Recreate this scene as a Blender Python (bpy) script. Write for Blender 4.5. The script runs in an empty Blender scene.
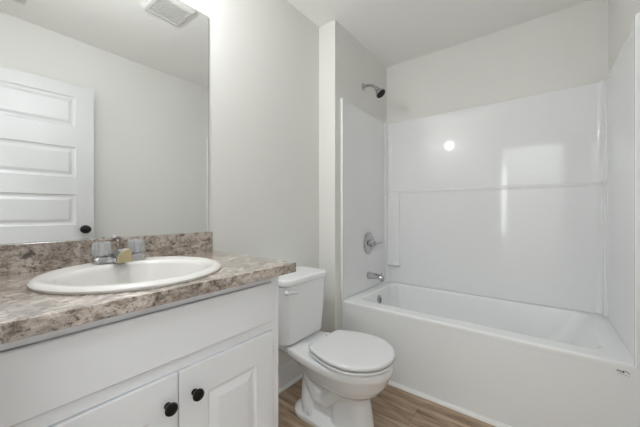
import bpy, bmesh, math, random
from mathutils import Vector, Matrix
random.seed(4)
sc = bpy.context.scene
COL = sc.collection

# ------------------------------------------------------------------ camera, world, exposure
cam_d = bpy.data.cameras.new('camera')
cam = bpy.data.objects.new('camera', cam_d); COL.objects.link(cam)
cam.location = (1.277, 0.0, 1.102)
cam.rotation_euler = (math.radians(90), 0, math.radians(37.563))
cam_d.sensor_width = 36.0
cam_d.lens = 286.5/640*36
cam_d.shift_y = -(213.5-211.7)/640
cam_d.clip_start = 0.02
sc.camera = cam

world = bpy.data.worlds.new('world'); sc.world = world
world.use_nodes = True
world.node_tree.nodes['Background'].inputs[0].default_value = (0.9, 0.95, 1.0, 1)
world.node_tree.nodes['Background'].inputs[1].default_value = 0.0   # no sky reaches this windowless room

sc.view_settings.view_transform = 'Standard'
sc.view_settings.look = 'None'
sc.view_settings.gamma = 1.0
sc.view_settings.use_curve_mapping = False
sc.view_settings.exposure = 0.29
sc.cycles.max_bounces = 16
sc.cycles.diffuse_bounces = 12
sc.cycles.glossy_bounces = 6
sc.cycles.use_adaptive_sampling = False
sc.cycles.sample_clamp_indirect = 3.0
sc.cycles.caustics_reflective = True
sc.cycles.caustics_refractive = False
sc.cycles.blur_glossy = 1.0
BULB = 16.3         # watts of the vanity light's bulb
HALL_W = 54.0      # watts of the added fill light in the hall
WIN = 4.5          # radiance of the added hall window that makes the streak on the surround

def area_lamp(name, loc, sx, sy, watts, rot=(0, 0, 0), color=(1, 1, 1)):
    d = bpy.data.lights.new(name, 'AREA'); d.shape = 'RECTANGLE'
    d.size, d.size_y, d.energy, d.color = sx, sy, watts, color
    o = bpy.data.objects.new(name, d); COL.objects.link(o)
    o.location, o.rotation_euler = loc, rot
    return o
# added fill light behind the open doorway, turned to wash the hall's far wall
area_lamp('hall_fill_light', (1.20, -0.42, 2.41), 0.9, 0.2, HALL_W, rot=(math.radians(-50), 0, 0), color=(0.88, 0.95, 1.0))

# ------------------------------------------------------------------ materials
def new_mat(name):
    m = bpy.data.materials.new(name); m.use_nodes = True
    nt = m.node_tree
    return m, nt, nt.nodes['Principled BSDF']

def plain(name, rgb, rough=0.5, metal=0.0, spec=0.5, coat=0.0, bump=0.0, bscale=80.0, var=0.0, vscale=3.0, detail=4.0):
    m, nt, b = new_mat(name)
    b.inputs['Base Color'].default_value = (*rgb, 1)
    b.inputs['Roughness'].default_value = rough
    b.inputs['Metallic'].default_value = metal
    b.inputs['Specular IOR Level'].default_value = spec
    b.inputs['Coat Weight'].default_value = coat
    b.inputs['Coat Roughness'].default_value = 0.03
    tc = nt.nodes.new('ShaderNodeTexCoord')
    if var > 0:
        n = nt.nodes.new('ShaderNodeTexNoise'); n.inputs['Scale'].default_value = vscale; n.inputs['Detail'].default_value = detail
        nt.links.new(tc.outputs['Object'], n.inputs['Vector'])
        r = nt.nodes.new('ShaderNodeMixRGB'); r.blend_type = 'MIX'
        r.inputs[1].default_value = (*[c*(1-var) for c in rgb], 1)
        r.inputs[2].default_value = (*[min(1, c*(1+var)) for c in rgb], 1)
        nt.links.new(n.outputs['Fac'], r.inputs[0]); nt.links.new(r.outputs[0], b.inputs['Base Color'])
    if bump > 0:
        n = nt.nodes.new('ShaderNodeTexNoise'); n.inputs['Scale'].default_value = bscale; n.inputs['Detail'].default_value = 3
        nt.links.new(tc.outputs['Object'], n.inputs['Vector'])
        bp = nt.nodes.new('ShaderNodeBump'); bp.inputs['Strength'].default_value = bump; bp.inputs['Distance'].default_value = 0.01
        nt.links.new(n.outputs['Fac'], bp.inputs['Height']); nt.links.new(bp.outputs[0], b.inputs['Normal'])
    return m

M = {}
M['wall'] = plain('wall_paint', (0.73, 0.725, 0.70), 0.55, spec=0.3, bump=0.04, bscale=260, var=0.01)
M['ceiling'] = plain('ceiling_paint', (0.88, 0.875, 0.855), 0.8, spec=0.2, bump=0.06, bscale=200, var=0.01)
M['trim'] = plain('trim_paint', (0.80, 0.80, 0.80), 0.35, var=0.01)
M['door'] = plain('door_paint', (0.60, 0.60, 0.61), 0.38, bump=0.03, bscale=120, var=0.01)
M['cabinet'] = plain('cabinet_paint', (0.79, 0.796, 0.825), 0.32, bump=0.015, bscale=90, var=0.01)
M['acrylic'] = plain('gloss_acrylic', (0.79, 0.794, 0.807), 0.06, spec=0.5, bump=0.022, bscale=6, var=0.008)
M['tub'] = plain('tub_acrylic', (0.82, 0.828, 0.836), 0.16, spec=0.5, var=0.008)
M['porcelain'] = plain('porcelain', (0.82, 0.826, 0.84), 0.12, spec=0.5, var=0.006)
M['sink'] = plain('sink_porcelain', (0.66, 0.645, 0.625), 0.14, spec=0.5, var=0.006)
M['seat'] = plain('seat_plastic', (0.72, 0.722, 0.728), 0.22, spec=0.5, var=0.006)
M['chrome'] = plain('chrome', (0.50, 0.50, 0.51), 0.06, metal=1.0, bump=0.01, bscale=40)
M['tan_face'] = plain('tan_metal', (0.44, 0.375, 0.225), 0.42, metal=0.4, bump=0.01, bscale=60)  # tan of the spout's front face
M['bronze'] = plain('dark_bronze', (0.018, 0.015, 0.013), 0.35, metal=0.6, spec=0.5, var=0.2, vscale=40)
M['black'] = plain('black_metal', (0.008, 0.008, 0.009), 0.28, metal=0.3, spec=0.5, var=0.1)
M['rubber'] = plain('dark_rubber', (0.02, 0.02, 0.02), 0.7)
M['print'] = plain('dark_print', (0.03, 0.03, 0.035), 0.6)
M['plastic'] = plain('white_plastic', (0.66, 0.655, 0.64), 0.4, var=0.01)
M['mirror'] = plain('mirror_silver', (0.87, 0.88, 0.875), 0.0, metal=1.0)
M['mirror_edge'] = plain('mirror_edge', (0.28, 0.30, 0.30), 0.2, spec=0.6)
m, nt, b = new_mat('clear_acrylic'); M['clear'] = m
b.inputs['Base Color'].default_value = (0.93, 0.96, 0.99, 1); b.inputs['Roughness'].default_value = 0.04
b.inputs['Transmission Weight'].default_value = 0.75; b.inputs['IOR'].default_value = 1.49
def emit(name, rgb, s):
    m, nt, b = new_mat(name)
    b.inputs['Base Color'].default_value = (*rgb, 1)
    b.inputs['Emission Color'].default_value = (*rgb, 1); b.inputs['Emission Strength'].default_value = s
    return m
m = M['pane'] = emit('added_glow_pane', (0.95, 0.98, 1.0), WIN); m.cycles.emission_sampling = 'NONE'  # glow of the added, unseen hall window

def laminate():
    m, nt, b = new_mat('granite_laminate')
    N, L = nt.nodes.new, nt.links.new
    tc = N('ShaderNodeTexCoord'); mp = N('ShaderNodeMapping'); L(tc.outputs['Object'], mp.inputs['Vector'])
    mp.inputs['Rotation'].default_value = (0.3, 0.5, 0.6); mp.inputs['Scale'].default_value = (1.0, 0.7, 1.0)
    def noise(scale, detail, rough, vec, dist=0.0):
        n = N('ShaderNodeTexNoise'); n.inputs['Scale'].default_value = scale; n.inputs['Detail'].default_value = detail
        n.inputs['Roughness'].default_value = rough; n.inputs['Distortion'].default_value = dist
        L(vec, n.inputs['Vector']); return n
    def ramp(fac, stops):
        r = N('ShaderNodeValToRGB'); L(fac, r.inputs[0]); e = r.color_ramp.elements
        e[0].position, e[0].color = stops[0][0], (*stops[0][1], 1)
        e[1].position, e[1].color = stops[-1][0], (*stops[-1][1], 1)
        for p, c in stops[1:-1]:
            k = e.new(p); k.color = (*c, 1)
        return r
    def mix(kind, fac, a, c):
        x = N('ShaderNodeMixRGB'); x.blend_type = kind
        if isinstance(fac, float): x.inputs[0].default_value = fac
        else: L(fac, x.inputs[0])
        L(a, x.inputs[1]); L(c, x.inputs[2]); return x
    wn = noise(20, 4, 0.5, mp.outputs[0])
    add = N('ShaderNodeVectorMath'); add.operation = 'MULTIPLY_ADD'
    L(wn.outputs['Color'], add.inputs[0]); add.inputs[1].default_value = (0.05, 0.05, 0.05); L(mp.outputs[0], add.inputs[2])
    V = add.outputs[0]
    base = ramp(noise(46, 12, 0.80, V, 0.4).outputs['Fac'], [(0.37, (0.11, 0.086, 0.074)), (0.445, (0.27, 0.22, 0.185)), (0.50, (0.43, 0.365, 0.315)), (0.56, (0.55, 0.49, 0.44)), (0.65, (0.72, 0.69, 0.66))])
    drift = ramp(noise(9, 5, 0.6, V, 0.8).outputs['Fac'], [(0.34, (0.62, 0.58, 0.56)), (0.52, (0.98, 0.97, 0.96)), (0.68, (1.14, 1.12, 1.10))])
    x1 = mix('MULTIPLY', 1.0, base.outputs[0], drift.outputs[0])
    blot = ramp(noise(24, 8, 0.68, V, 0.6).outputs['Fac'], [(0.345, (0.15, 0.125, 0.12)), (0.415, (1, 1, 1))])
    x2 = mix('MULTIPLY', 0.9, x1.outputs[0], blot.outputs[0])
    fleck = ramp(noise(150, 4, 0.6, mp.outputs[0]).outputs['Fac'], [(0.35, (0.22, 0.19, 0.18)), (0.43, (1, 1, 1))])
    x3 = mix('MULTIPLY', 0.9, x2.outputs[0], fleck.outputs[0])
    L(x3.outputs[0], b.inputs['Base Color'])
    b.inputs['Roughness'].default_value = 0.24
    b.inputs['Coat Weight'].default_value = 0.9; b.inputs['Coat Roughness'].default_value = 0.16
    return m
M['laminate'] = laminate()

def planks():
    m, nt, b = new_mat('vinyl_wood_planks')
    N, L = nt.nodes.new, nt.links.new
    tc = N('ShaderNodeTexCoord'); mp = N('ShaderNodeMapping'); L(tc.outputs['Object'], mp.inputs['Vector'])
    mp.inputs['Location'].default_value = (0.034, 0.069, 0)
    br = N('ShaderNodeTexBrick'); L(mp.outputs[0], br.inputs['Vector'])
    br.inputs['Scale'].default_value = 1.0; br.inputs['Brick Width'].default_value = 1.22; br.inputs['Row Height'].default_value = 0.152
    br.inputs['Mortar Size'].default_value = 0.0010; br.inputs['Mortar Smooth'].default_value = 0.3; br.offset = 0.37; br.inputs['Bias'].default_value = 0
    br.inputs['Color1'].default_value = (0, 0, 0, 1); br.inputs['Color2'].default_value = (1, 1, 1, 1); br.inputs['Mortar'].default_value = (0.5, 0.5, 0.5, 1)
    # grain stretched along the plank, shifted from plank to plank
    sep = N('ShaderNodeVectorMath'); sep.operation = 'MULTIPLY_ADD'
    L(br.outputs['Color'], sep.inputs[0]); sep.inputs[1].default_value = (7.3, 3.1, 1.0); L(mp.outputs[0], sep.inputs[2])
    m2 = N('ShaderNodeMapping'); L(sep.outputs[0], m2.inputs['Vector']); m2.inputs['Scale'].default_value = (1.9, 17, 1)
    g = N('ShaderNodeTexNoise'); g.inputs['Scale'].default_value = 1.6; g.inputs['Detail'].default_value = 8; g.inputs['Roughness'].default_value = 0.62; g.inputs['Distortion'].default_value = 0.6
    L(m2.outputs[0], g.inputs['Vector'])
    r = N('ShaderNodeValToRGB'); L(g.outputs['Fac'], r.inputs[0])
    e = r.color_ramp.elements
    e[0].position = 0.34; e[0].color = (0.19, 0.128, 0.085, 1)
    e[1].position = 0.66; e[1].color = (0.62, 0.48, 0.355, 1)
    k = e.new(0.50); k.color = (0.42, 0.30, 0.205, 1)
    tone = N('ShaderNodeMixRGB'); tone.blend_type = 'MULTIPLY'; tone.inputs[0].default_value = 1.0
    tr = N('ShaderNodeValToRGB'); L(br.outputs['Color'], tr.inputs[0])
    tr.color_ramp.elements[0].color = (0.92, 0.90, 0.88, 1); tr.color_ramp.elements[1].color = (0.64, 0.62, 0.60, 1)
    L(r.outputs[0], tone.inputs[1]); L(tr.outputs[0], tone.inputs[2])
    seam = N('ShaderNodeMixRGB'); L(br.outputs['Fac'], seam.inputs[0]); L(tone.outputs[0], seam.inputs[1]); seam.inputs[2].default_value = (0.11, 0.075, 0.05, 1)
    L(seam.outputs[0], b.inputs['Base Color'])
    b.inputs['Roughness'].default_value = 0.42
    bp = N('ShaderNodeBump'); bp.inputs['Strength'].default_value = 0.12; bp.inputs['Distance'].default_value = 0.004
    L(g.outputs['Fac'], bp.inputs['Height']); L(bp.outputs[0], b.inputs['Normal'])
    return m
M['floor'] = planks()

# ------------------------------------------------------------------ mesh helpers
def link(name, bm, mat, parent=None, smooth=None):
    bmesh.ops.recalc_face_normals(bm, faces=bm.faces)
    me = bpy.data.meshes.new(name)
    if smooth is not None:
        for f in bm.faces: f.smooth = True
        for e in bm.edges:
            if len(e.link_faces) == 2 and e.calc_face_angle(0) > math.radians(smooth): e.smooth = False
    bm.to_mesh(me); bm.free()
    me.materials.append(mat)
    o = bpy.data.objects.new(name, me); COL.objects.link(o)
    if parent: o.parent = parent
    if smooth is not None:
        w = o.modifiers.new('weighted_normal', 'WEIGHTED_NORMAL'); w.keep_sharp = True
    return o

def box(bm, x0, x1, y0, y1, z0, z1, bev=0.0, seg=2):
    r = bmesh.ops.create_cube(bm, size=1.0)
    vs = r['verts']
    bmesh.ops.scale(bm, vec=(x1-x0, y1-y0, z1-z0), verts=vs)
    bmesh.ops.translate(bm, vec=((x0+x1)/2, (y0+y1)/2, (z0+z1)/2), verts=vs)
    if bev > 0:
        es = list({e for v in vs for e in v.link_edges})
        bmesh.ops.bevel(bm, geom=es, offset=bev, segments=seg, profile=0.6, affect='EDGES')
    return bm

def mb(*a, **k):
    bm = bmesh.new()
    return box(bm, *a, **k)

def loft(bm, rings, cap0=True, cap1=True, close=True):
    """rings: lists of equally many points; quads between neighbours"""
    V = [[bm.verts.new(p) for p in r] for r in rings]
    n = len(V[0])
    for a, b_ in zip(V[:-1], V[1:]):
        for i in range(n if close else n-1):
            j = (i+1) % n
            bm.faces.new((a[i], a[j], b_[j], b_[i]))
    if cap0: bm.faces.new(list(reversed(V[0])))
    if cap1: bm.faces.new(V[-1])
    return V

def frame_of(d):
    d = Vector(d).normalized()
    up = Vector((0, 0, 1)) if abs(d.z) < 0.95 else Vector((1, 0, 0))
    s = d.cross(up).normalized(); t = s.cross(d).normalized()
    return d, s, t

def lathe(bm, prof, origin, axis, n=32, caps=True):
    """prof: (distance along axis, radius)"""
    d, s, t = frame_of(axis); o = Vector(origin)
    rings = []
    for h, r in prof:
        r = max(r, 1e-4)
        rings.append([o + d*h + s*(r*math.cos(2*math.pi*i/n)) + t*(r*math.sin(2*math.pi*i/n)) for i in range(n)])
    loft(bm, rings, caps, caps)

def tube(bm, pts, rad, n=16):
    pts = [Vector(p) for p in pts]
    rings = []
    for i, p in enumerate(pts):
        d = (pts[min(i+1, len(pts)-1)] - pts[max(i-1, 0)])
        d, s, t = frame_of(d)
        r = rad[i] if isinstance(rad, (list, tuple)) else rad
        rings.append([p + s*(r*math.cos(2*math.pi*k/n)) + t*(r*math.sin(2*math.pi*k/n)) for k in range(n)])
    loft(bm, rings)

def rrect(x0, x1, y0, y1, r, z, n=6):
    """rounded rectangle ring at height z; r is one radius or four (x1y1, x0y1, x0y0, x1y0)"""
    rs = r if isinstance(r, (list, tuple)) else (r,)*4
    cs = [(x1, y1, -1, -1, 0), (x0, y1, 1, -1, 90), (x0, y0, 1, 1, 180), (x1, y0, -1, 1, 270)]
    out = []
    for (cx, cy, sx, sy, a0), q in zip(cs, rs):
        for i in range(n+1):
            a = math.radians(a0 + 90*i/n)
            out.append(Vector((cx + sx*q + q*math.cos(a), cy + sy*q + q*math.sin(a), z)))
    return out

def tag(o, label=None, cat=None, group=None, kind=None):
    if label: o['label'] = label
    if cat: o['category'] = cat
    if group: o['group'] = group
    if kind: o['kind'] = kind
    return o

def thing(name, label, cat, loc=(0, 0, 0), group=None):
    o = bpy.data.objects.new(name, None); COL.objects.link(o)
    o.location = loc; o.empty_display_size = 0.05
    return tag(o, label, cat, group)

def part(name, bm, mat, root, smooth=None, label=None):
    """a mesh drawn in world coordinates, parented to root"""
    top = root; off = Vector((0, 0, 0))
    while top is not None:
        off += Vector(top.location); top = top.parent
    bmesh.ops.translate(bm, vec=-off, verts=bm.verts)
    o = link(name, bm, mat, root, smooth)
    if label: o['label'] = label
    return o

def struct(name, bm, mat, label=None, cat='structure', smooth=None):
    o = link(name, bm, mat, None, smooth)
    return tag(o, label, cat, None, 'structure')

# ------------------------------------------------------------------ room shell (metres; x from the mirror wall, y into the room)
CEIL = 2.443
XP = 0.1415            # plumbing wall face, furred out from the mirror wall
YS = 1.649             # the face of that furring
YB = 2.492             # wall behind the tub
XR = 1.608             # right wall
YD = -0.05             # wall with the doorway
DT = 0.115             # its thickness
HY = -1.30             # far wall of the hall
DX0, DX1, DZ = 0.800, 1.548, 2.065   # doorway

struct('floor', mb(-0.02, 2.2, HY-0.02, YB+0.02, -0.05, 0.0), M['floor'], 'brown wood-look plank floor', 'floor')
struct('ceiling', mb(-0.02, 2.2, HY-0.02, YB+0.02, CEIL, CEIL+0.05), M['ceiling'], 'pale grey painted ceiling', 'ceiling')
struct('wall_left', mb(-0.10, 0.0, YD-DT, YB+0.1, 0, CEIL), M['wall'], 'pale grey wall behind the mirror and toilet', 'wall')
struct('wall_alcove', mb(0.0, XP, YS, YB+0.1, 0, CEIL, 0.0), M['wall'], 'furred-out wall carrying the shower fittings', 'wall')
struct('wall_back', mb(XP, XR+0.1, YB, YB+0.1, 0, CEIL), M['wall'], 'pale grey wall above the tub surround', 'wall')
struct('wall_right', mb(XR, XR+0.1, YD-DT, YB, 0, CEIL), M['wall'], 'pale grey wall seen in the mirror', 'wall')
bm = bmesh.new()
box(bm, 0.0, DX0, YD-DT, YD, 0, CEIL); box(bm, DX1, XR, YD-DT, YD, 0, CEIL); box(bm, DX0, DX1, YD-DT, YD, DZ, CEIL)
struct('wall_front', bm, M['wall'], 'wall with the doorway, behind the viewer', 'wall')
# the hall beyond the doorway
WX0, WX1, WZ0, WZ1 = 0.69, 0.80, 0.66, 1.98
bm = bmesh.new()
box(bm, -0.02, WX0, HY-0.1, HY, 0, CEIL); box(bm, WX1, 2.2, HY-0.1, HY, 0, CEIL)
box(bm, WX0, WX1, HY-0.1, HY, 0, WZ0); box(bm, WX0, WX1, HY-0.1, HY, WZ1, CEIL)
struct('wall_hall', bm, M['wall'], 'far wall of the hall behind the viewer', 'wall')
bm = bmesh.new(); box(bm, -0.12, -0.02, HY, YD-DT, 0, CEIL); box(bm, 2.1, 2.2, HY, YD-DT, 0, CEIL); box(bm, XR+0.1, 2.1, YD-DT-0.05, YD-DT, 0, CEIL)
struct('wall_hall_ends', bm, M['wall'], 'end walls of the hall behind the viewer', 'wall')
win = bpy.data.objects.new('added_window_1', None); COL.objects.link(win); win.location = (0.745, HY, WZ0)  # guessed window, added so the surround reflects a bright streak
tag(win, 'added narrow glowing window in the hall, for the streak on the surround', 'window', None, 'structure')
bm = bmesh.new()
box(bm, WX0, WX0+0.012, HY-0.09, HY+0.012, WZ0, WZ1); box(bm, WX1-0.012, WX1, HY-0.09, HY+0.012, WZ0, WZ1)
box(bm, WX0, WX1, HY-0.09, HY+0.012, WZ0, WZ0+0.02); box(bm, WX0, WX1, HY-0.09, HY+0.012, WZ1-0.02, WZ1)
part('added_window_frame', bm, M['trim'], win)
part('added_window_pane', mb(WX0+0.012, WX1-0.012, HY-0.05, HY-0.044, WZ0+0.02, WZ1-0.02), M['pane'], win)

# baseboards with a shoe moulding, and other trim
def baseboard(name, x0, y0, x1, y1, nx, ny, label, h=0.148):
    """runs from (x0,y0) to (x1,y1) on the floor; (nx,ny) points into the room"""
    prof = [(0, 0), (0.026, 0), (0.0255, 0.006), (0.022, 0.013), (0.0145, 0.017), (0.0125, 0.018), (0.0125, h-0.006), (0.0105, h-0.001), (0.0095, h), (0, h)]
    bm = bmesh.new()
    loft(bm, [[Vector((x+nx*d, y+ny*d, z)) for d, z in prof] for x, y in ((x0, y0), (x1, y1))])
    return struct(name, bm, M['trim'], label, 'baseboard', 30)
baseboard('baseboard_left', 0, 0.74, 0, YS, 1, 0, 'white baseboard along the wall behind the toilet')
baseboard('baseboard_alcove', 0.027, YS, XP+0.0, YS, 0, -1, 'white baseboard on the narrow return beside the tub')
baseboard('baseboard_right', XR, YD, XR, 1.70, -1, 0, 'white baseboard on the right wall')
bm = bmesh.new()
R_ = 0.019
prof = [(0, 0)] + [(R_*math.cos(math.radians(a)), R_*math.sin(math.radians(a))) for a in range(0, 91, 15)]
loft(bm, [[Vector((x, 1.7330-d, z)) for d, z in prof] for x in (XP+0.001, XR-0.028)])
struct('trim_1', bm, M['trim'], 'white quarter-round along the foot of the tub', 'trim', 40)
bm = bmesh.new()   # doorway jamb and casing
for x0, x1 in ((DX0, DX0+0.018), (DX1-0.018, DX1)): box(bm, x0, x1, YD-DT, YD, 0, DZ)
box(bm, DX0, DX1, YD-DT, YD, DZ-0.018, DZ)
box(bm, DX0-0.055, DX0+0.006, YD, YD+0.014, 0, DZ+0.055, 0.003); box(bm, DX1-0.006, DX1+0.055, YD, YD+0.014, 0, DZ+0.055, 0.003)
box(bm, DX0-0.055, DX1+0.055, YD, YD+0.014, DZ-0.006, DZ+0.055, 0.003)
struct('trim_2', bm, M['trim'], 'white casing of the doorway behind the viewer', 'trim')

# ------------------------------------------------------------------ open five-panel door, seen in the mirror
def build_door():
    W, H, T = 0.711, 2.036, 0.035
    d = bpy.data.objects.new('door_1', None); COL.objects.link(d)
    tag(d, 'open white five-panel door reflected in the mirror', 'door', None, 'structure')
    st, y0 = 0.106, 0.0
    tops = [1.943, 1.569, 1.217, 0.860, 0.503]; hp = 0.224
    bm = bmesh.new()
    # local: u along the leaf (0 hinge -> W), v = thickness (0..T), z
    def face(v, s):
        us = [0, st, W-st, W]; zs = [0.0]
        for t in reversed(tops): zs += [t-hp, t]
        zs.append(H)
        for i in range(3):
            for k in range(len(zs)-1):
                if i == 1 and k % 2 == 1:
                    a, b2, c, e = us[1], us[2], zs[k], zs[k+1]
                    rings = []
                    for ins, dep in ((0, 0), (0.006, 0.006), (0.016, 0.008), (0.024, 0.008), (0.040, 0.003), (0.044, 0.002)):
                        rings.append([Vector((a+ins, v-s*dep, c+ins)), Vector((b2-ins, v-s*dep, c+ins)), Vector((b2-ins, v-s*dep, e-ins)), Vector((a+ins, v-s*dep, e-ins))])
                    loft(bm, rings, False, True)
                else:
                    bm.faces.new([bm.verts.new(p) for p in ((us[i], v, zs[k]), (us[i+1], v, zs[k]), (us[i+1], v, zs[k+1]), (us[i], v, zs[k+1]))])
        return us, zs
    face(T, 1); face(0, -1)
    for q in (((0, 0, 0), (0, T, 0), (0, T, H), (0, 0, H)), ((W, 0, 0), (W, T, 0), (W, T, H), (W, 0, H)),
              ((0, 0, H), (W, 0, H), (W, T, H), (0, T, H)), ((0, 0, 0), (W, 0, 0), (W, T, 0), (0, T, 0))):
        bm.faces.new([bm.verts.new(p) for p in q])
    bmesh.ops.remove_doubles(bm, verts=bm.verts, dist=0.0001)
    leaf = link('door_leaf', bm, M['door'], d)
    for s in (1, -1):
        v0 = T if s > 0 else 0
        bm = bmesh.new()
        lathe(bm, [(0, 0.031), (0.004, 0.031), (0.007, 0.027), (0.010, 0.012), (0.024, 0.0115), (0.030, 0.020), (0.038, 0.0275), (0.050, 0.029), (0.058, 0.0245), (0.062, 0.012), (0.0625, 0.0)], (W-0.052, v0, 0.957), (0, s, 0), 28)
        k = link('door_knob', bm, M['black'], leaf, 30); k['label'] = 'round black door knob'
    link('latch_plate', mb(W-0.0005, W+0.0015, 0.006, T-0.006, 0.93, 0.985), M['chrome'], leaf)
    for z in (0.25, 1.0, 1.78):
        bm = bmesh.new(); lathe(bm, [(0, 0.006), (0.09, 0.006)], (-0.004, T+0.003, z), (0, 0, 1), 12)
        link('hinge', bm, M['black'], leaf, 30)
    # put it: leaf edge near (1.476, 0.69), hinge side by the doorway, face towards the mirror
    a = math.atan2(0.709, -0.0409)
    d.rotation_euler = (0, 0, a)
    hx, hy = 1.476+0.0409, 0.690-0.709
    d.location = (hx + T*math.sin(a), hy - T*math.cos(a), 0.012)
    return d
build_door()

# ------------------------------------------------------------------ bathtub
def bathtub():
    x0, x1, y0, y1, H = XP+0.0005, XR-0.001, 1.7335, YB-0.001, 0.464
    root = thing('bathtub', 'glossy white alcove bathtub with plain apron under the wall surround', 'bathtub', ((x0+x1)/2, (y0+y1)/2, 0))
    bm = bmesh.new()
    n = 8
    R = []
    R.append(rrect(x0, x1, y0+0.004, y1, 0.002, 0.0, n))
    R.append(rrect(x0, x1, y0+0.004, y1, 0.002, H-0.040, n))
    R.append(rrect(x0, x1, y0, y1, 0.002, H-0.030, n))
    for a in range(0, 91, 15):
        c, s = 1-math.cos(math.radians(a)), math.sin(math.radians(a))
        R.append(rrect(x0, x1, y0+0.012*c, y1, 0.002, H-0.012+0.012*s, n))
    # inner lip, rolled over into the basin
    ix0, ix1, iy0, iy1 = 0.225, 1.510, 1.838, 2.436
    def inner(d, z, r): return rrect(ix0+d[0], ix1-d[1], iy0+d[2], iy1-d[3], r, z, n)
    R.append(inner((-0.010, -0.010, -0.010, -0.010), H+0.0005, 0.075))
    for a in range(0, 91, 18):
        s, c = math.sin(math.radians(a)), 1-math.cos(math.radians(a))
        R.append(inner((-0.008+0.016*s,)*4, H-0.016*c, 0.075))
    R.append(inner((0.025, 0.05, 0.022, 0.022), 0.36, 0.085))
    R.append(inner((0.045, 0.13, 0.040, 0.040), 0.22, 0.10))
    R.append(inner((0.065, 0.20, 0.060, 0.060), 0.135, 0.11))
    R.append(inner((0.095, 0.245, 0.095, 0.095), 0.105, 0.10))
    R.append(inner((0.16, 0.32, 0.16, 0.16), 0.10, 0.08))
    loft(bm, R, True, True)
    part('tub_basin', bm, M['tub'], root, 35)
    # overflow plate on the tap end, drain in the floor
    ov = bmesh.new()
    lathe(ov, [(0, 0.036), (0.004, 0.036), (0.009, 0.031), (0.011, 0.020), (0.0115, 0.0)], (0.243, 2.13, 0.392), (1, 0, 0.12), 28)
    o = part('overflow_plate', ov, M['chrome'], root, 30, 'round chrome overflow plate')
    part('trip_lever', mb(0.253, 0.263, 2.124, 2.136, 0.372, 0.410, 0.003), M['chrome'], o)
    dr = bmesh.new(); lathe(dr, [(0, 0.035), (0.003, 0.034), (0.004, 0.022), (0.0015, 0.020), (0.0015, 0.0)], (0.47, 2.13, 0.0995), (0, 0, 1), 28)
    part('drain', dr, M['chrome'], root, 30, 'chrome drain')
    # small dark printed mark under the rim at the right end of the apron
    bm = bmesh.new(); yq = y0-0.0004
    def stroke(pts, w):
        for (ax, az), (bx, bz) in zip(pts[:-1], pts[1:]):
            dx, dz = bx-ax, bz-az; L = math.hypot(dx, dz); px_, pz_ = -dz/L*w/2, dx/L*w/2
            ring = [(ax+px_, az+pz_), (bx+px_, bz+pz_), (bx-px_, bz-pz_), (ax-px_, az-pz_)]
            loft(bm, [[Vector((x, yq+0.0004, z)) for x, z in ring], [Vector((x, yq-0.0003, z)) for x, z in ring]])
    zt = 0.4335
    def P(a, b): return (1.533+a*0.041, zt-0.011+b*0.011)
    stroke([P(.02, .5), P(.08, .95), P(.22, .95), P(.17, .45), P(.05, .35)], .0016)
    stroke([P(.24, .95), P(.40, .15)], .0022); stroke([P(.27, .30), P(.42, .10)], .0016); stroke([P(.40, .95), P(.46, .2)], .0012)
    stroke([P(.52, .95), P(.53, .1)], .0040); stroke([P(.53, .9), P(.72, .9)], .0014)
    stroke([P(.68, .9), P(.78, .75), P(.92, .25), P(.98, .15)], .0020)
    for k in range(11):
        stroke([P(.06+.085*k, -.95+.25*((k*7) % 3)), P(.09+.085*k, -.95+.25*((k*5) % 3))], .0009)
    # the apron's upper band sits 4 mm proud; the mark lies on it
    part('printed_mark', bm, M['print'], root, None, 'tiny dark printed mark')
    return root
bathtub()

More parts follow.
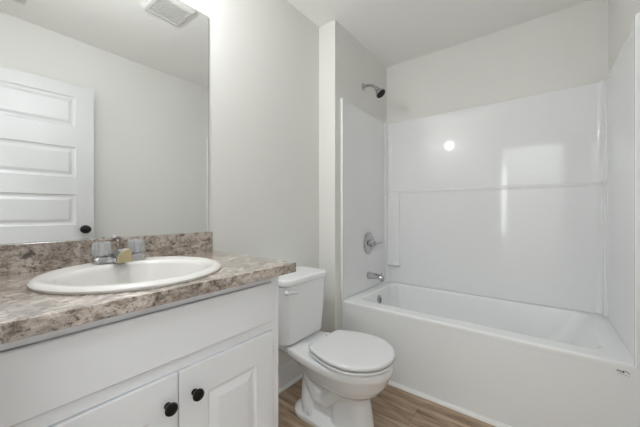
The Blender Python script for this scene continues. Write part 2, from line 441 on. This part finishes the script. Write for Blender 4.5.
# ------------------------------------------------------------------ glossy three-panel tub surround
def surround():
    root = thing('tub_surround', 'glossy white moulded wall surround around the tub', 'shower surround', (0.87, 2.3, 0.4645))
    Z0, Z1, ZL = 0.4665, 1.9125, 1.287
    yf = 1.716
    fl, fr, fb = 0.1500, 1.5975, 2.477          # upper faces
    xw0, xw1, yw = XP+0.0006, XR-0.0006, YB-0.0006
    def arc(cx, cy, r, a0, a1, n=7):
        return [(cx+r*math.cos(math.radians(a0+(a1-a0)*i/n)), cy+r*math.sin(math.radians(a0+(a1-a0)*i/n))) for i in range(n+1)]
    def levels():
        # (z, proud) : lower half stands 9 mm proud, the ledge rolls over, the top edge is eased
        return [(Z0, .006), (ZL-.030, .006), (ZL-.020, .010), (ZL-.010, .012), (ZL-.003, .009), (ZL+.003, .001), (ZL+.008, .0), (Z1-.006, .0), (Z1-.002, -.001), (Z1, -.004)]
    rc = 0.034
    def back(p):
        f = fb-p; l = fl+0.016+p; r = fr-0.010-p
        pts = [(xw0+0.002, f-rc-0.012)] + [(l-0.006, f-rc-0.012)] + [(l, f-rc-0.006)]
        pts += arc(l+rc, f-rc, rc, 180, 90)[0:] + arc(r-rc, f-rc, rc, 90, 0)
        pts += [(r, f-rc-0.006), (r+0.006, f-rc-0.012), (xw1-0.002, f-rc-0.012), (xw1-0.002, yw), (xw0+0.002, yw)]
        return pts
    bm = bmesh.new(); loft(bm, [[Vector((x, y, z)) for x, y in back(p)] for z, p in levels()])
    part('back_panel', bm, M['acrylic'], root, 32)
    def side(p, sgn):
        w, f = (xw0, fl+p) if sgn > 0 else (xw1, fr-p)
        e = f + sgn*0.013*(1 if p >= 0 else 0.7)
        ye = fb-rc-0.012+0.004
        pts = [(w, yf), (w+sgn*0.004, yf-0.004)] + [(e-sgn*0.004, yf-0.004), (e, yf), (e, yf+0.012), (e-sgn*0.004, yf+0.019), (f, yf+0.024), (f, ye), (w, ye)]
        return pts
    for sgn in (1, -1):
        bm = bmesh.new()
        lv = levels() if sgn > 0 else levels()
        loft(bm, [[Vector((x, y, z)) for x, y in side(min(p, 0), sgn)] for z, p in lv])
        part('end_panel', bm, M['acrylic'], root, 32)
    # moulded corner column with a little soap ledge at its foot, beside the valve
    bm = bmesh.new()
    R = []
    for z, d, w in ((0.612, -0.004, 0.108), (0.620, 0.010, 0.116), (0.630, 0.014, 0.118), (0.640, 0.012, 0.116), (0.656, 0.004, 0.111), (1.255, 0.000, 0.110), (1.276, -0.003, 0.107), (1.286, -0.008, 0.10)):
        R.append(rrect(fl+0.021, fl+0.021+w, 2.452-d*1.6, 2.475, (0.002, 0.002, 0.006, 0.018), z, 6))
    loft(bm, R)
    part('soap_ledge_column', bm, M['acrylic'], root, 35)
    return root
surround()

# ------------------------------------------------------------------ shower fittings
def shower_head():
    o = Vector((XP, 2.055, 2.112))
    root = thing('showerhead', 'chrome shower head with dark face on a bent arm high on the wall', 'shower head', o)
    bm = bmesh.new(); lathe(bm, [(0.0003, 0.030), (0.004, 0.030), (0.009, 0.024), (0.013, 0.013), (0.016, 0.0115)], o, (1, 0, 0), 28)
    part('flange', bm, M['chrome'], root, 30)
    bm = bmesh.new(); tube(bm, [o+Vector(p) for p in ((0.004, 0, 0), (0.035, 0, 0.002), (0.058, 0, -0.002), (0.082, 0, -0.011), (0.103, 0, -0.030), (0.115, 0, -0.044))], 0.0115, 14)
    part('arm', bm, M['chrome'], root, 40)
    ax = Vector((0.62, -0.06, -0.78)).normalized(); h0 = o+Vector((0.109, 0, -0.037))
    bm = bmesh.new(); lathe(bm, [(0, 0.014), (0.006, 0.0175), (0.016, 0.0175), (0.022, 0.014), (0.028, 0.017), (0.040, 0.027), (0.056, 0.036), (0.064, 0.0395), (0.072, 0.040), (0.076, 0.038)], h0, ax, 28)
    hd = part('spray_head', bm, M['chrome'], root, 30)
    bm = bmesh.new(); lathe(bm, [(0.0762, 0.0375), (0.078, 0.035), (0.0785, 0.0)], h0, ax, 28)
    d, s, t = frame_of(ax)
    for ring, k in ((0.012, 6), (0.026, 12)):
        for i in range(k):
            a = 2*math.pi*i/k
            lathe(bm, [(0, 0.0022), (0.003, 0.0016)], h0+d*0.0783+s*ring*math.cos(a)+t*ring*math.sin(a), ax, 8)
    part('nozzle_face', bm, M['black'], hd, 30, 'black nozzle face')
shower_head()

def shower_valve():
    o = Vector((0.1533, 2.128, 0.842))
    root = thing('shower_valve', 'round chrome shower valve plate with single lever handle', 'shower valve', o)
    bm = bmesh.new(); lathe(bm, [(0.0003, 0.088), (0.003, 0.088), (0.008, 0.082), (0.012, 0.060), (0.014, 0.036), (0.016, 0.034)], o, (1, 0, 0), 40)
    part('escutcheon', bm, M['chrome'], root, 30)
    bm = bmesh.new(); lathe(bm, [(0.010, 0.030), (0.024, 0.029), (0.030, 0.026), (0.044, 0.025), (0.056, 0.023), (0.060, 0.017), (0.061, 0)], o, (1, 0, 0), 28)
    hb = part('handle_hub', bm, M['chrome'], root, 30)
    bm = bmesh.new(); tube(bm, [o+Vector(p) for p in ((0.050, 0.0, 0.0), (0.062, 0.020, 0.0), (0.073, 0.045, 0.002), (0.080, 0.068, 0.003), (0.083, 0.078, 0.003))], [0.012, 0.0095, 0.008, 0.008, 0.005], 14)
    part('lever', bm, M['chrome'], hb, 40)
shower_valve()

def tub_spout():
    o = Vector((0.1533, 2.128, 0.577))
    root = thing('tub_spout', 'short chrome tub spout below the shower valve', 'tub spout', o)
    bm = bmesh.new()
    R = []
    n = 20
    for x, r, zo, sz in ((0.0003, 0.030, 0, 1), (0.004, 0.031, 0, 1), (0.008, 0.028, 0, 1), (0.03, 0.027, 0, 1), (0.07, 0.0255, -0.001, 0.95), (0.10, 0.024, -0.004, 0.9), (0.122, 0.022, -0.008, 0.92), (0.131, 0.017, -0.010, 0.9), (0.134, 0.008, -0.011, 0.9)):
        R.append([o+Vector((x, r*math.cos(2*math.pi*i/n), zo+r*sz*math.sin(2*math.pi*i/n))) for i in range(n)])
    loft(bm, R)
    sp = part('spout_body', bm, M['chrome'], root, 35)
    bm = bmesh.new(); lathe(bm, [(0, 0.015), (0.012, 0.014), (0.012, 0.011), (0.006, 0.010)], o+Vector((0.112, 0, -0.024)), (0, 0, -1), 18)
    part('outlet', bm, M['chrome'], sp, 30)
    bm = bmesh.new(); lathe(bm, [(0, 0.004), (0.010, 0.004), (0.012, 0.008), (0.020, 0.008), (0.022, 0.005)], o+Vector((0.112, 0, 0.010)), (0, 0, 1), 14)
    part('diverter_knob', bm, M['chrome'], sp, 30)
tub_spout()

# ------------------------------------------------------------------ vanity
VY0, VY1 = 0.0, 0.735            # cabinet ends
CY0, CY1 = -0.046, 0.784         # counter ends
VC = 0.368
def raised_door(x, y0, y1, z0, z1, knob_y, root, label):
    """slab front in the plane x..x+0.018 with a routed raised panel"""
    bm = bmesh.new()
    xf, xb = x+0.018, x
    fr, ft = 0.071, 0.090
    a0, a1, c0, c1 = y0+fr+0.010, y1-fr, z0+ft, z1-ft
    def ring(xx, i0, i1, k0, k1): return [Vector((xx, i0, k0)), Vector((xx, i1, k0)), Vector((xx, i1, k1)), Vector((xx, i0, k1))]
    R = [ring(xb, y0, y1, z0, z1), ring(xf-0.0015, y0, y1, z0, z1), ring(xf, y0+0.0015, y1-0.0015, z0+0.0015, z1-0.0015), ring(xf, a0, a1, c0, c1)]
    for ins, dep in ((0.003, 0.004), (0.007, 0.0065), (0.012, 0.0065), (0.034, 0.0015), (0.038, 0.001)):
        R.append(ring(xf-dep, a0+ins, a1-ins, c0+ins, c1-ins))
    loft(bm, R)
    d = part('cabinet_door', bm, M['cabinet'], root)
    bm = bmesh.new()
    lathe(bm, [(0.0002, 0.0085), (0.002, 0.0085), (0.004, 0.006), (0.012, 0.0055), (0.015, 0.009), (0.018, 0.0145), (0.022, 0.016), (0.026, 0.0145), (0.0285, 0.008), (0.029, 0.0)], (xf, knob_y, 0.611), (1, 0, 0), 24)
    k = part('knob', bm, M['bronze'], d, 30, label)
def vanity():
    root = thing('vanity_cabinet', 'white vanity cabinet with two raised-panel doors under the granite-look top', 'bathroom cabinet', (0.26, VC, 0))
    xf = 0.520; ZT = 0.8798
    bm = bmesh.new()
    box(bm, 0.001, xf-0.019, VY0, VY0+0.012, 0.0005, ZT); box(bm, 0.001, xf-0.019, VY1-0.012, VY1, 0.0005, ZT)
    box(bm, 0.001, xf-0.019, VY0+0.012, VY1-0.012, 0.10, 0.112); box(bm, 0.001, 0.006, VY0+0.012, VY1-0.012, 0.112, ZT)
    part('carcass', bm, M['cabinet'], root)
    bm = bmesh.new()
    A0, A1, G = 0.036, 0.699, 0.0022       # fronts run from A0 to A1 with a reveal of G all round
    box(bm, xf-0.019, xf, A1+G, VY1, 0.09, ZT); box(bm, xf-0.019, xf, VY0, A0-G, 0.09, ZT)
    box(bm, xf-0.019, xf, A0-G, A1+G, 0.853+G, ZT); box(bm, xf-0.019, xf, A0-G, A1+G, 0.683+G, 0.717-G); box(bm, xf-0.019, xf, A0-G, A1+G, 0.09, 0.105-G)
    part('face_frame', bm, M['cabinet'], root)
    part('toe_kick', mb(xf-0.085, xf-0.073, VY0+0.012, VY1-0.012, 0.0005, 0.10), M['cabinet'], root)
    bm = bmesh.new()
    x = xf-0.009
    def ring(xx, i): return [Vector((xx, A0+i, 0.717+i)), Vector((xx, A1-i, 0.717+i)), Vector((xx, A1-i, 0.853-i)), Vector((xx, A0+i, 0.853-i))]
    loft(bm, [ring(x, 0), ring(x+0.0155, 0), ring(x+0.018, 0.003)])
    part('false_drawer_front', bm, M['cabinet'], root)
    raised_door(x, A0, 0.3665, 0.105, 0.683, 0.339, root, 'dark bronze knob')
    raised_door(x, 0.3695, A1, 0.105, 0.683, 0.410, root, 'dark bronze knob')
vanity()

SX, SY = 0.293, 0.359            # sink centre
SA, SB = 0.240, 0.240            # half depth (x), half width (y)
def countertop():
    root = thing('countertop', 'brown and cream granite-look laminate countertop with backsplash', 'countertop', (0.28, VC, 0.880))
    bm = bmesh.new()
    z0, z1 = 0.8802, 0.914
    # top with an oval cut-out for the basin
    N = 64
    def oval(a, b_, z): return [Vector((SX+a*math.cos(2*math.pi*i/N), SY+b_*math.sin(2*math.pi*i/N), z)) for i in range(N)]
    def outer(z, e=0.0):
        out = []
        xa, xb, ya, yb = 0.001, 0.5625-e, CY0+e, CY1-e
        for i in range(N):
            a = 2*math.pi*i/N; c, s = math.cos(a), math.sin(a)
            ts = []
            if c > 1e-6: ts.append((xb-SX)/c)
            if c < -1e-6: ts.append((xa-SX)/c)
            if s > 1e-6: ts.append((yb-SY)/s)
            if s < -1e-6: ts.append((ya-SY)/s)
            t = min(ts); out.append(Vector((SX+c*t, SY+s*t, z)))
        for cx, cy in ((xa, ya), (xa, yb), (xb, ya), (xb, yb)):   # snap the nearest ring point to each true corner
            k = min(range(N), key=lambda j: (out[j].x-cx)**2+(out[j].y-cy)**2); out[k] = Vector((cx, cy, z))
        return out
    ho, hb = SA-0.022, SB-0.022
    rings = [oval(ho, hb, z0), outer(z0, 0.001), outer(z0+0.001), outer(z1-0.0015), outer(z1, 0.0015), oval(ho, hb, z1), oval(ho, hb, z0)]
    loft(bm, rings, False, False)
    bmesh.ops.remove_doubles(bm, verts=bm.verts, dist=0.00005)
    part('slab', bm, M['laminate'], root)
    part('backsplash', mb(0.0005, 0.0195, CY0, CY1, 0.9141, 1.004, 0.0012, 1), M['laminate'], root)
countertop()

def sink():
    root = thing('sink', 'white oval drop-in basin set in the vanity top', 'sink', (SX, SY, 0.914))
    bm = bmesh.new(); N = 72; Z = 0.9143
    def ov(a, b_, z, dx=0.0): return [Vector((SX+dx+a*math.cos(2*math.pi*i/N), SY+b_*math.sin(2*math.pi*i/N), z)) for i in range(N)]
    R = [ov(SA-0.030, SB-0.030, Z-0.012), ov(SA-0.028, SB-0.028, Z), ov(SA-0.002, SB-0.002, Z), ov(SA, SB, Z+0.002), ov(SA+0.0005, SB+0.0005, Z+0.007), ov(SA-0.004, SB-0.004, Z+0.012), ov(SA-0.012, SB-0.012, Z+0.0150), ov(SA-0.022, SB-0.022, Z+0.0158)]
    # bowl is set forward of centre, leaving the tap ledge behind
    R += [ov(SA-0.056, SB-0.040, Z+0.0120, 0.022), ov(SA-0.064, SB-0.047, Z+0.0075, 0.023), ov(SA-0.072, SB-0.055, Z-0.003, 0.023), ov(SA-0.084, SB-0.070, Z-0.040, 0.023), ov(SA-0.104, SB-0.095, Z-0.085, 0.022), ov(SA-0.140, SB-0.138, Z-0.118, 0.016), ov(SA-0.180, SB-0.185, Z-0.130, 0.010), ov(0.022, 0.022, Z-0.134, 0.006)]
    # outside of the bowl, below the top
    R2 = [ov(0.026, 0.026, Z-0.142, 0.006), ov(SA-0.135, SB-0.133, Z-0.128, 0.016), ov(SA-0.098, SB-0.088, Z-0.092, 0.022), ov(SA-0.076, SB-0.064, Z-0.045, 0.020), ov(SA-0.045, SB-0.042, Z-0.014, 0.005)]
    loft(bm, list(reversed(R2)) [0:0] + R + R2, False, False)
    V = bm.verts; V.ensure_lookup_table()
    n = len(R+R2)
    for i in range(N):
        j = (i+1) % N
        bm.faces.new((V[(n-1)*N+i], V[(n-1)*N+j], V[j], V[i]))
    part('basin', bm, M['sink'], root, 40)
    bm = bmesh.new(); lathe(bm, [(0, 0.021), (0.003, 0.0225), (0.0045, 0.017), (0.003, 0.013), (0.006, 0.012), (0.008, 0.0)], (SX+0.006, SY, Z-0.134), (0, 0, 1), 24)
    part('drain', bm, M['chrome'], root, 30, 'chrome drain')
sink()

def faucet():
    zb = 0.9300
    x = 0.102
    root = thing('faucet', 'chrome centerset faucet with two clear knobs on the sink ledge', 'faucet', (x, SY+0.011, zb))
    yc = SY+0.011
    bm = bmesh.new()
    loft(bm, [rrect(x-0.026, x+0.026, yc-0.079, yc+0.079, 0.012, zb, 5), rrect(x-0.026, x+0.026, yc-0.079, yc+0.079, 0.012, zb+0.012, 5), rrect(x-0.022, x+0.022, yc-0.074, yc+0.074, 0.012, zb+0.019, 5)])
    part('base_plate', bm, M['chrome'], root, 30)
    for s in (-1, 1):
        yh = yc + s*0.052
        bm = bmesh.new()
        n = 40
        rings = []
        for h, r, fl in ((0.023, 0.012, 0), (0.026, 0.025, .3), (0.031, 0.0285, 1), (0.061, 0.0265, 1), (0.067, 0.024, .6), (0.069, 0.017, 0)):
            rings.append([Vector((x+(r*(1-0.09*fl*(i % 4 in (0, 1))))*math.cos(2*math.pi*i/n), yh+(r*(1-0.09*fl*(i % 4 in (0, 1))))*math.sin(2*math.pi*i/n), zb+h)) for i in range(n)])
        loft(bm, rings)
        h_ = part('handle', bm, M['clear'], root, 20, 'clear faceted knob')
        bm = bmesh.new(); lathe(bm, [(0.019, 0.016), (0.024, 0.014), (0.027, 0.009), (0.062, 0.008)], (x, yh, zb), (0, 0, 1), 20)
        part('stem', bm, M['chrome'], h_, 30)
        bm = bmesh.new(); lathe(bm, [(0.0692, 0.013), (0.071, 0.012), (0.0715, 0)], (x, yh, zb), (0, 0, 1), 20)
        part('cap', bm, M['chrome'], h_, 30)
    # low wedge spout, broad face forward
    bm = bmesh.new()
    def sec(xx, k, z0, z1):
        # broad on the left flank, steep on the right one
        wl, wr = 0.034*k, 0.012*k; c = yc-0.001
        out = [Vector((xx, c-wl, zb+z0)), Vector((xx, c+wr, zb+z0))]
        for i in range(13):
            a = math.radians(180*i/12); w = wr if i < 6 else wl
            ca, sa = math.cos(a), math.sin(a)
            if i < 6: ca, sa = ca**0.4, sa**0.4
            out.append(Vector((xx, c+w*ca, zb+z0+0.003+(z1-z0-0.003)*sa)))
        return out
    loft(bm, [sec(x-0.018, 0.75, 0.004, 0.036), sec(x+0.01, 0.9, 0.002, 0.046), sec(x+0.05, 0.98, 0.001, 0.049), sec(x+0.072, 1.0, 0.001, 0.049), sec(x+0.078, 0.95, 0.003, 0.047)])
    sp = part('spout', bm, M['chrome'], root, 35)
    bm = bmesh.new()
    loft(bm, [sec(x+0.0782, 0.95, 0.003, 0.047), sec(x+0.0805, 0.9, 0.005, 0.0455)])
    part('spout_face', bm, M['tan_face'], sp, 30, 'tan front face of the spout')
    bm = bmesh.new(); lathe(bm, [(0.019, 0.003), (0.062, 0.003), (0.064, 0.006), (0.072, 0.006), (0.074, 0.003)], (x-0.019, yc, zb), (0, 0, 1), 12)
    part('lift_rod', bm, M['chrome'], root, 30)
faucet()

# ------------------------------------------------------------------ mirror and the light above it
def mirror():
    y0, y1, z0, z1 = -0.030, 0.769, 1.0046, 2.045
    root = thing('mirror', 'large frameless wall mirror above the vanity backsplash', 'mirror', (0.003, VC, z0))
    bm = mb(0.0006, 0.0052, y0, y1, z0, z1)
    part('glass_edge', bm, M['mirror_edge'], root)
    bm = bmesh.new()
    box(bm, 0.0053, 0.0060, y0+0.0015, y1-0.0015, z0+0.0005, z1-0.0015)
    part('silvered_face', bm, M['mirror'], root)
    for yy in (0.382, 0.06):
        part('clip', mb(0.0061, 0.0085, yy-0.006, yy+0.006, z0+0.0002, z0+0.012, 0.001), M['plastic'], root, None, 'clear plastic mirror clip')
mirror()

def vanity_light():
    yc, z = 0.33, 2.20
    root = thing('vanity_light', 'chrome wall light with a lit bulb in a wire cage above the mirror', 'wall light', (0.0, yc, z))
    part('back_plate', mb(0.0006, 0.022, yc-0.06, yc+0.06, z-0.045, z+0.045, 0.006), M['chrome'], root)
    y = yc
    bm = bmesh.new(); tube(bm, [(0.02, y, z), (0.06, y, z), (0.150, y, z-0.006), (0.178, y, z-0.022), (0.185, y, z-0.055)], 0.008, 12)
    a = part('lamp_arm', bm, M['chrome'], root, 40)
    bm = bmesh.new(); lathe(bm, [(0, 0.016), (0.030, 0.018), (0.034, 0.012)], (0.185, y, z-0.010), (0, 0, -1), 18)
    part('socket', bm, M['chrome'], a, 30)
    # thin open wire cage round the lit bulb
    c = Vector((0.185, y, z-0.09))
    for k in range(4):
        bm = bmesh.new(); t = math.pi*k/2 + math.pi/4
        tube(bm, [c+Vector((0.058*math.sin(q)*math.cos(t), 0.058*math.sin(q)*math.sin(t), 0.058*math.cos(q))) for q in [math.radians(18+9*m_) for m_ in range(19)]], 0.0012, 6)
        part('cage_wire', bm, M['chrome'], a, 40)
    d = bpy.data.lights.new('bulb', 'POINT'); d.energy = BULB; d.shadow_soft_size = 0.036; d.color = (0.955, 0.98, 1.0)
    b_ = bpy.data.objects.new('bulb', d); COL.objects.link(b_); b_.parent = a
    b_.location = c - Vector((0.0, yc, z))
vanity_light()

# ------------------------------------------------------------------ toilet
def toilet():
    yc = 1.25
    root = thing('toilet', 'white two-piece toilet with closed lid between vanity and tub', 'toilet', (0.35, yc, 0))
    def egg(xb, xf, wb, w, z, n=56, xm=0.56, sq=2.4):
        """closed outline: squarish back of half width wb, round front, widest w"""
        L = xf-xb; xw = xb+L*xm
        pts = []
        half = []
        m = n//2
        for i in range(m+1):
            t = i/m
            if t < 0.5:      # front, from the tip round to the widest point
                a = math.pi/2*(t/0.5)
                half.append((xw+(xf-xw)*math.cos(a), w*math.sin(a)))
            else:            # from the widest point back
                u = (t-0.5)/0.5
                if u < 0.72:
                    q = u/0.72; half.append((xw-(xw-xb)*q, wb+(w-wb)*(math.cos(q*math.pi/2)**(2/sq) if q < 1 else 0)))
                else:
                    q = (u-0.72)/0.28; half.append((xb, wb*(1-q)))
        pts = half + [(x, -y) for x, y in reversed(half[1:-1])]
        return [Vector((x, yc+y, z)) for x, y in pts]
    # bowl, pedestal and trapway: one continuous body, fused by a voxel remesh
    bm = bmesh.new()
    loft(bm, [egg(0.33, 0.600, 0.06, 0.078, 0.175), egg(0.315, 0.630, 0.08, 0.098, 0.208), egg(0.30, 0.672, 0.10, 0.130, 0.240), egg(0.275, 0.701, 0.108, 0.154, 0.277), egg(0.240, 0.717, 0.121, 0.168, 0.312), egg(0.218, 0.725, 0.130, 0.175, 0.328), egg(0.204, 0.730, 0.142, 0.180, 0.339), egg(0.203, 0.731, 0.143, 0.181, 0.350), egg(0.203, 0.731, 0.143, 0.181, 0.364), egg(0.207, 0.725, 0.139, 0.175, 0.374)])
    # front column
    def col(x0, x1, w, z, r): return rrect(x0, x1, yc-w, yc+w, r, z, 7)
    loft(bm, [col(0.43, 0.640, 0.088, 0.0, (0.09, 0.04, 0.04, 0.09)), col(0.43, 0.637, 0.086, 0.03, (0.09, 0.04, 0.04, 0.09)), col(0.43, 0.625, 0.078, 0.10, (0.075, 0.04, 0.04, 0.075)), col(0.43, 0.613, 0.073, 0.17, (0.07, 0.04, 0.04, 0.07)), col(0.43, 0.620, 0.080, 0.25, (0.075, 0.04, 0.04, 0.075))])
    # foot flange
    loft(bm, [col(0.175, 0.60, 0.108, 0.0, (0.08, 0.09, 0.09, 0.08)), col(0.175, 0.60, 0.108, 0.022, (0.08, 0.09, 0.09, 0.08)), col(0.187, 0.58, 0.096, 0.034, (0.075, 0.08, 0.08, 0.075)), col(0.21, 0.55, 0.075, 0.055, (0.06, 0.07, 0.07, 0.06))])
    # rear neck under the deck
    loft(bm, [col(0.20, 0.47, 0.074, 0.03, 0.05), col(0.222, 0.47, 0.064, 0.09, 0.05), col(0.235, 0.47, 0.060, 0.16, 0.05), col(0.225, 0.47, 0.070, 0.22, 0.05), col(0.205, 0.47, 0.090, 0.27, 0.05), col(0.18, 0.47, 0.112, 0.31, 0.04), col(0.15, 0.47, 0.122, 0.34, 0.04)])
    # deck under the tank
    loft(bm, [col(0.050, 0.40, 0.120, 0.330, 0.03), col(0.038, 0.40, 0.132, 0.340, 0.03), col(0.034, 0.40, 0.136, 0.352, 0.03), col(0.034, 0.40, 0.136, 0.368, 0.03), col(0.038, 0.40, 0.132, 0.376, 0.03)])
    # trapway relief on both flanks: down from the bowl, back up, and down to the foot
    for s in (-1, 1):
        tube(bm, [(0.50, yc+s*0.082, 0.245), (0.455, yc+s*0.070, 0.185), (0.405, yc+s*0.062, 0.135), (0.355, yc+s*0.058, 0.130), (0.315, yc+s*0.056, 0.175), (0.285, yc+s*0.052, 0.235), (0.262, yc+s*0.05, 0.27)], [0.036, 0.038, 0.038, 0.036, 0.034, 0.034, 0.03], 16)
        tube(bm, [(0.285, yc+s*0.052, 0.24), (0.268, yc+s*0.052, 0.17), (0.275, yc+s*0.058, 0.09), (0.30, yc+s*0.06, 0.02)], [0.03, 0.03, 0.034, 0.04], 16)
    b_ = part('bowl', bm, M['porcelain'], root)
    md = b_.modifiers.new('fuse', 'REMESH'); md.mode = 'VOXEL'; md.voxel_size = 0.0045; md.use_smooth_shade = True
    sm = b_.modifiers.new('ease', 'SMOOTH'); sm.factor = 0.5; sm.iterations = 5
    # tank
    bm = bmesh.new()
    def tk(x1, w, z, r, x0=0.022): return rrect(x0, x1, yc-w, yc+w, (r, r*0.5, r*0.5, r), z, 7)
    loft(bm, [tk(0.212, 0.160, 0.3865, 0.05, 0.030), tk(0.220, 0.168, 0.3895, 0.05, 0.026), tk(0.222, 0.172, 0.402, 0.05), tk(0.227, 0.181, 0.55, 0.046), tk(0.230, 0.189, 0.7035, 0.042)])
    t = part('tank', bm, M['porcelain'], root, 35)
    bm = bmesh.new()
    loft(bm, [tk(0.232, 0.184, 0.7040, 0.044, 0.018), tk(0.243, 0.192, 0.709, 0.048, 0.014), tk(0.246, 0.195, 0.716, 0.050, 0.012), tk(0.246, 0.195, 0.729, 0.050, 0.012), tk(0.243, 0.192, 0.737, 0.048, 0.014), tk(0.235, 0.184, 0.7415, 0.045, 0.02), tk(0.215, 0.172, 0.7425, 0.04, 0.04)])
    part('tank_lid', bm, M['porcelain'], root, 40)
    # flush lever on the left of the tank front
    bm = bmesh.new(); yl = yc-0.176
    lathe(bm, [(0.0, 0.013), (0.006, 0.013), (0.010, 0.010), (0.018, 0.009), (0.019, 0)], (0.2285, yl, 0.678), (1, 0, 0), 20)
    lv = part('flush_lever', bm, M['seat'], root, 30)
    bm = bmesh.new(); tube(bm, [(0.242, yl-0.006, 0.678), (0.246, yl+0.014, 0.678), (0.249, yl+0.038, 0.675), (0.249, yl+0.066, 0.671)], [0.008, 0.0085, 0.0085, 0.006], 12)
    part('lever_arm', bm, M['seat'], lv, 40)
    # spud gasket between tank and deck
    bm = bmesh.new(); lathe(bm, [(0, 0.05), (0.0105, 0.05)], (0.115, yc, 0.3760), (0, 0, 1), 24)
    part('gasket', bm, M['rubber'], root, 30, 'dark rubber gasket')
    for s in (-1, 1):
        bm = bmesh.new(); lathe(bm, [(0, 0.013), (0.0105, 0.013)], (0.175, yc+s*0.10, 0.3760), (0, 0, 1), 14)
        part('washer', bm, M['rubber'], root, 30, 'dark rubber washer')
    # seat ring and lid
    def ring(ins, z): return egg(0.338+ins, 0.735-ins, 0.130-ins*0.8, 0.189-ins, z, 64, 0.53, 2.2)
    bm = bmesh.new()
    loft(bm, [ring(0.004, 0.3842), ring(0.0005, 0.3850), ring(-0.001, 0.389), ring(0.001, 0.3940), ring(0.006, 0.3955)])
    part('seat', bm, M['seat'], root, 40)
    bm = bmesh.new()
    loft(bm, [ring(0.006, 0.4026), ring(0.001, 0.4034), ring(0.0, 0.4080), ring(0.001, 0.415), ring(0.006, 0.4195), ring(0.016, 0.4215), ring(0.06, 0.4225)])
    part('seat_lid', bm, M['seat'], root, 40)
    for s in (-1, 1):
        bm = bmesh.new(); box(bm, 0.308, 0.350, yc+s*0.078-0.015, yc+s*0.078+0.015, 0.379, 0.405, 0.005)
        part('hinge', bm, M['seat'], root, 40)
        bm = bmesh.new(); lathe(bm, [(0, 0.014), (0.012, 0.0135), (0.020, 0.010), (0.024, 0.004), (0.0245, 0)], (0.315, yc+s*0.088, 0.036), (0, 0, 1), 18)
        part('bolt_cap', bm, M['seat'], root, 40)
    for s in (-1, 1):
        part('bumper', mb(0.52, 0.55, yc+s*0.15-0.006, yc+s*0.15+0.006, 0.3955, 0.4027), M['seat'], root)
        part('bumper', mb(0.52, 0.55, yc+s*0.15-0.006, yc+s*0.15+0.006, 0.3735, 0.3843), M['seat'], root)
toilet()

# ------------------------------------------------------------------ ceiling fittings, seen in the mirror
def grille(name, label, cat, x0, x1, y0, y1, slats, drop=0.022):
    root = thing(name, label, cat, ((x0+x1)/2, (y0+y1)/2, CEIL))
    bm = bmesh.new(); z = CEIL-0.0004
    b = 0.030
    def rr(i, zz): return rrect(x0+i, x1-i, y0+i, y1-i, max(0.002, 0.012-i*0.3), zz, 4)
    loft(bm, [rr(0, z), rr(0, z-drop*0.45), rr(0.006, z-drop*0.8), rr(0.014, z-drop), rr(b, z-drop), rr(b+0.003, z-drop+0.005)], True, True)
    part('frame', bm, M['plastic'], root, 30)
    bm = bmesh.new()
    for k in range(slats):
        yy = y0+b+0.006+(y1-y0-2*b-0.012)*k/(slats-1)
        box(bm, x0+b+0.003, x1-b-0.003, yy-0.0022, yy+0.0022, z-drop+0.0012, z-drop+0.0048)
    part('grille', bm, M['plastic'], root)
grille('exhaust_fan', 'square white exhaust fan grille on the ceiling, reflected at the mirror top', 'exhaust fan', 0.556, 0.800, 0.770, 1.013, 17)
grille('air_register', 'white ceiling register at the mirror upper left corner', 'air vent', 1.10, 1.375, 0.16, 0.305, 9, 0.012)
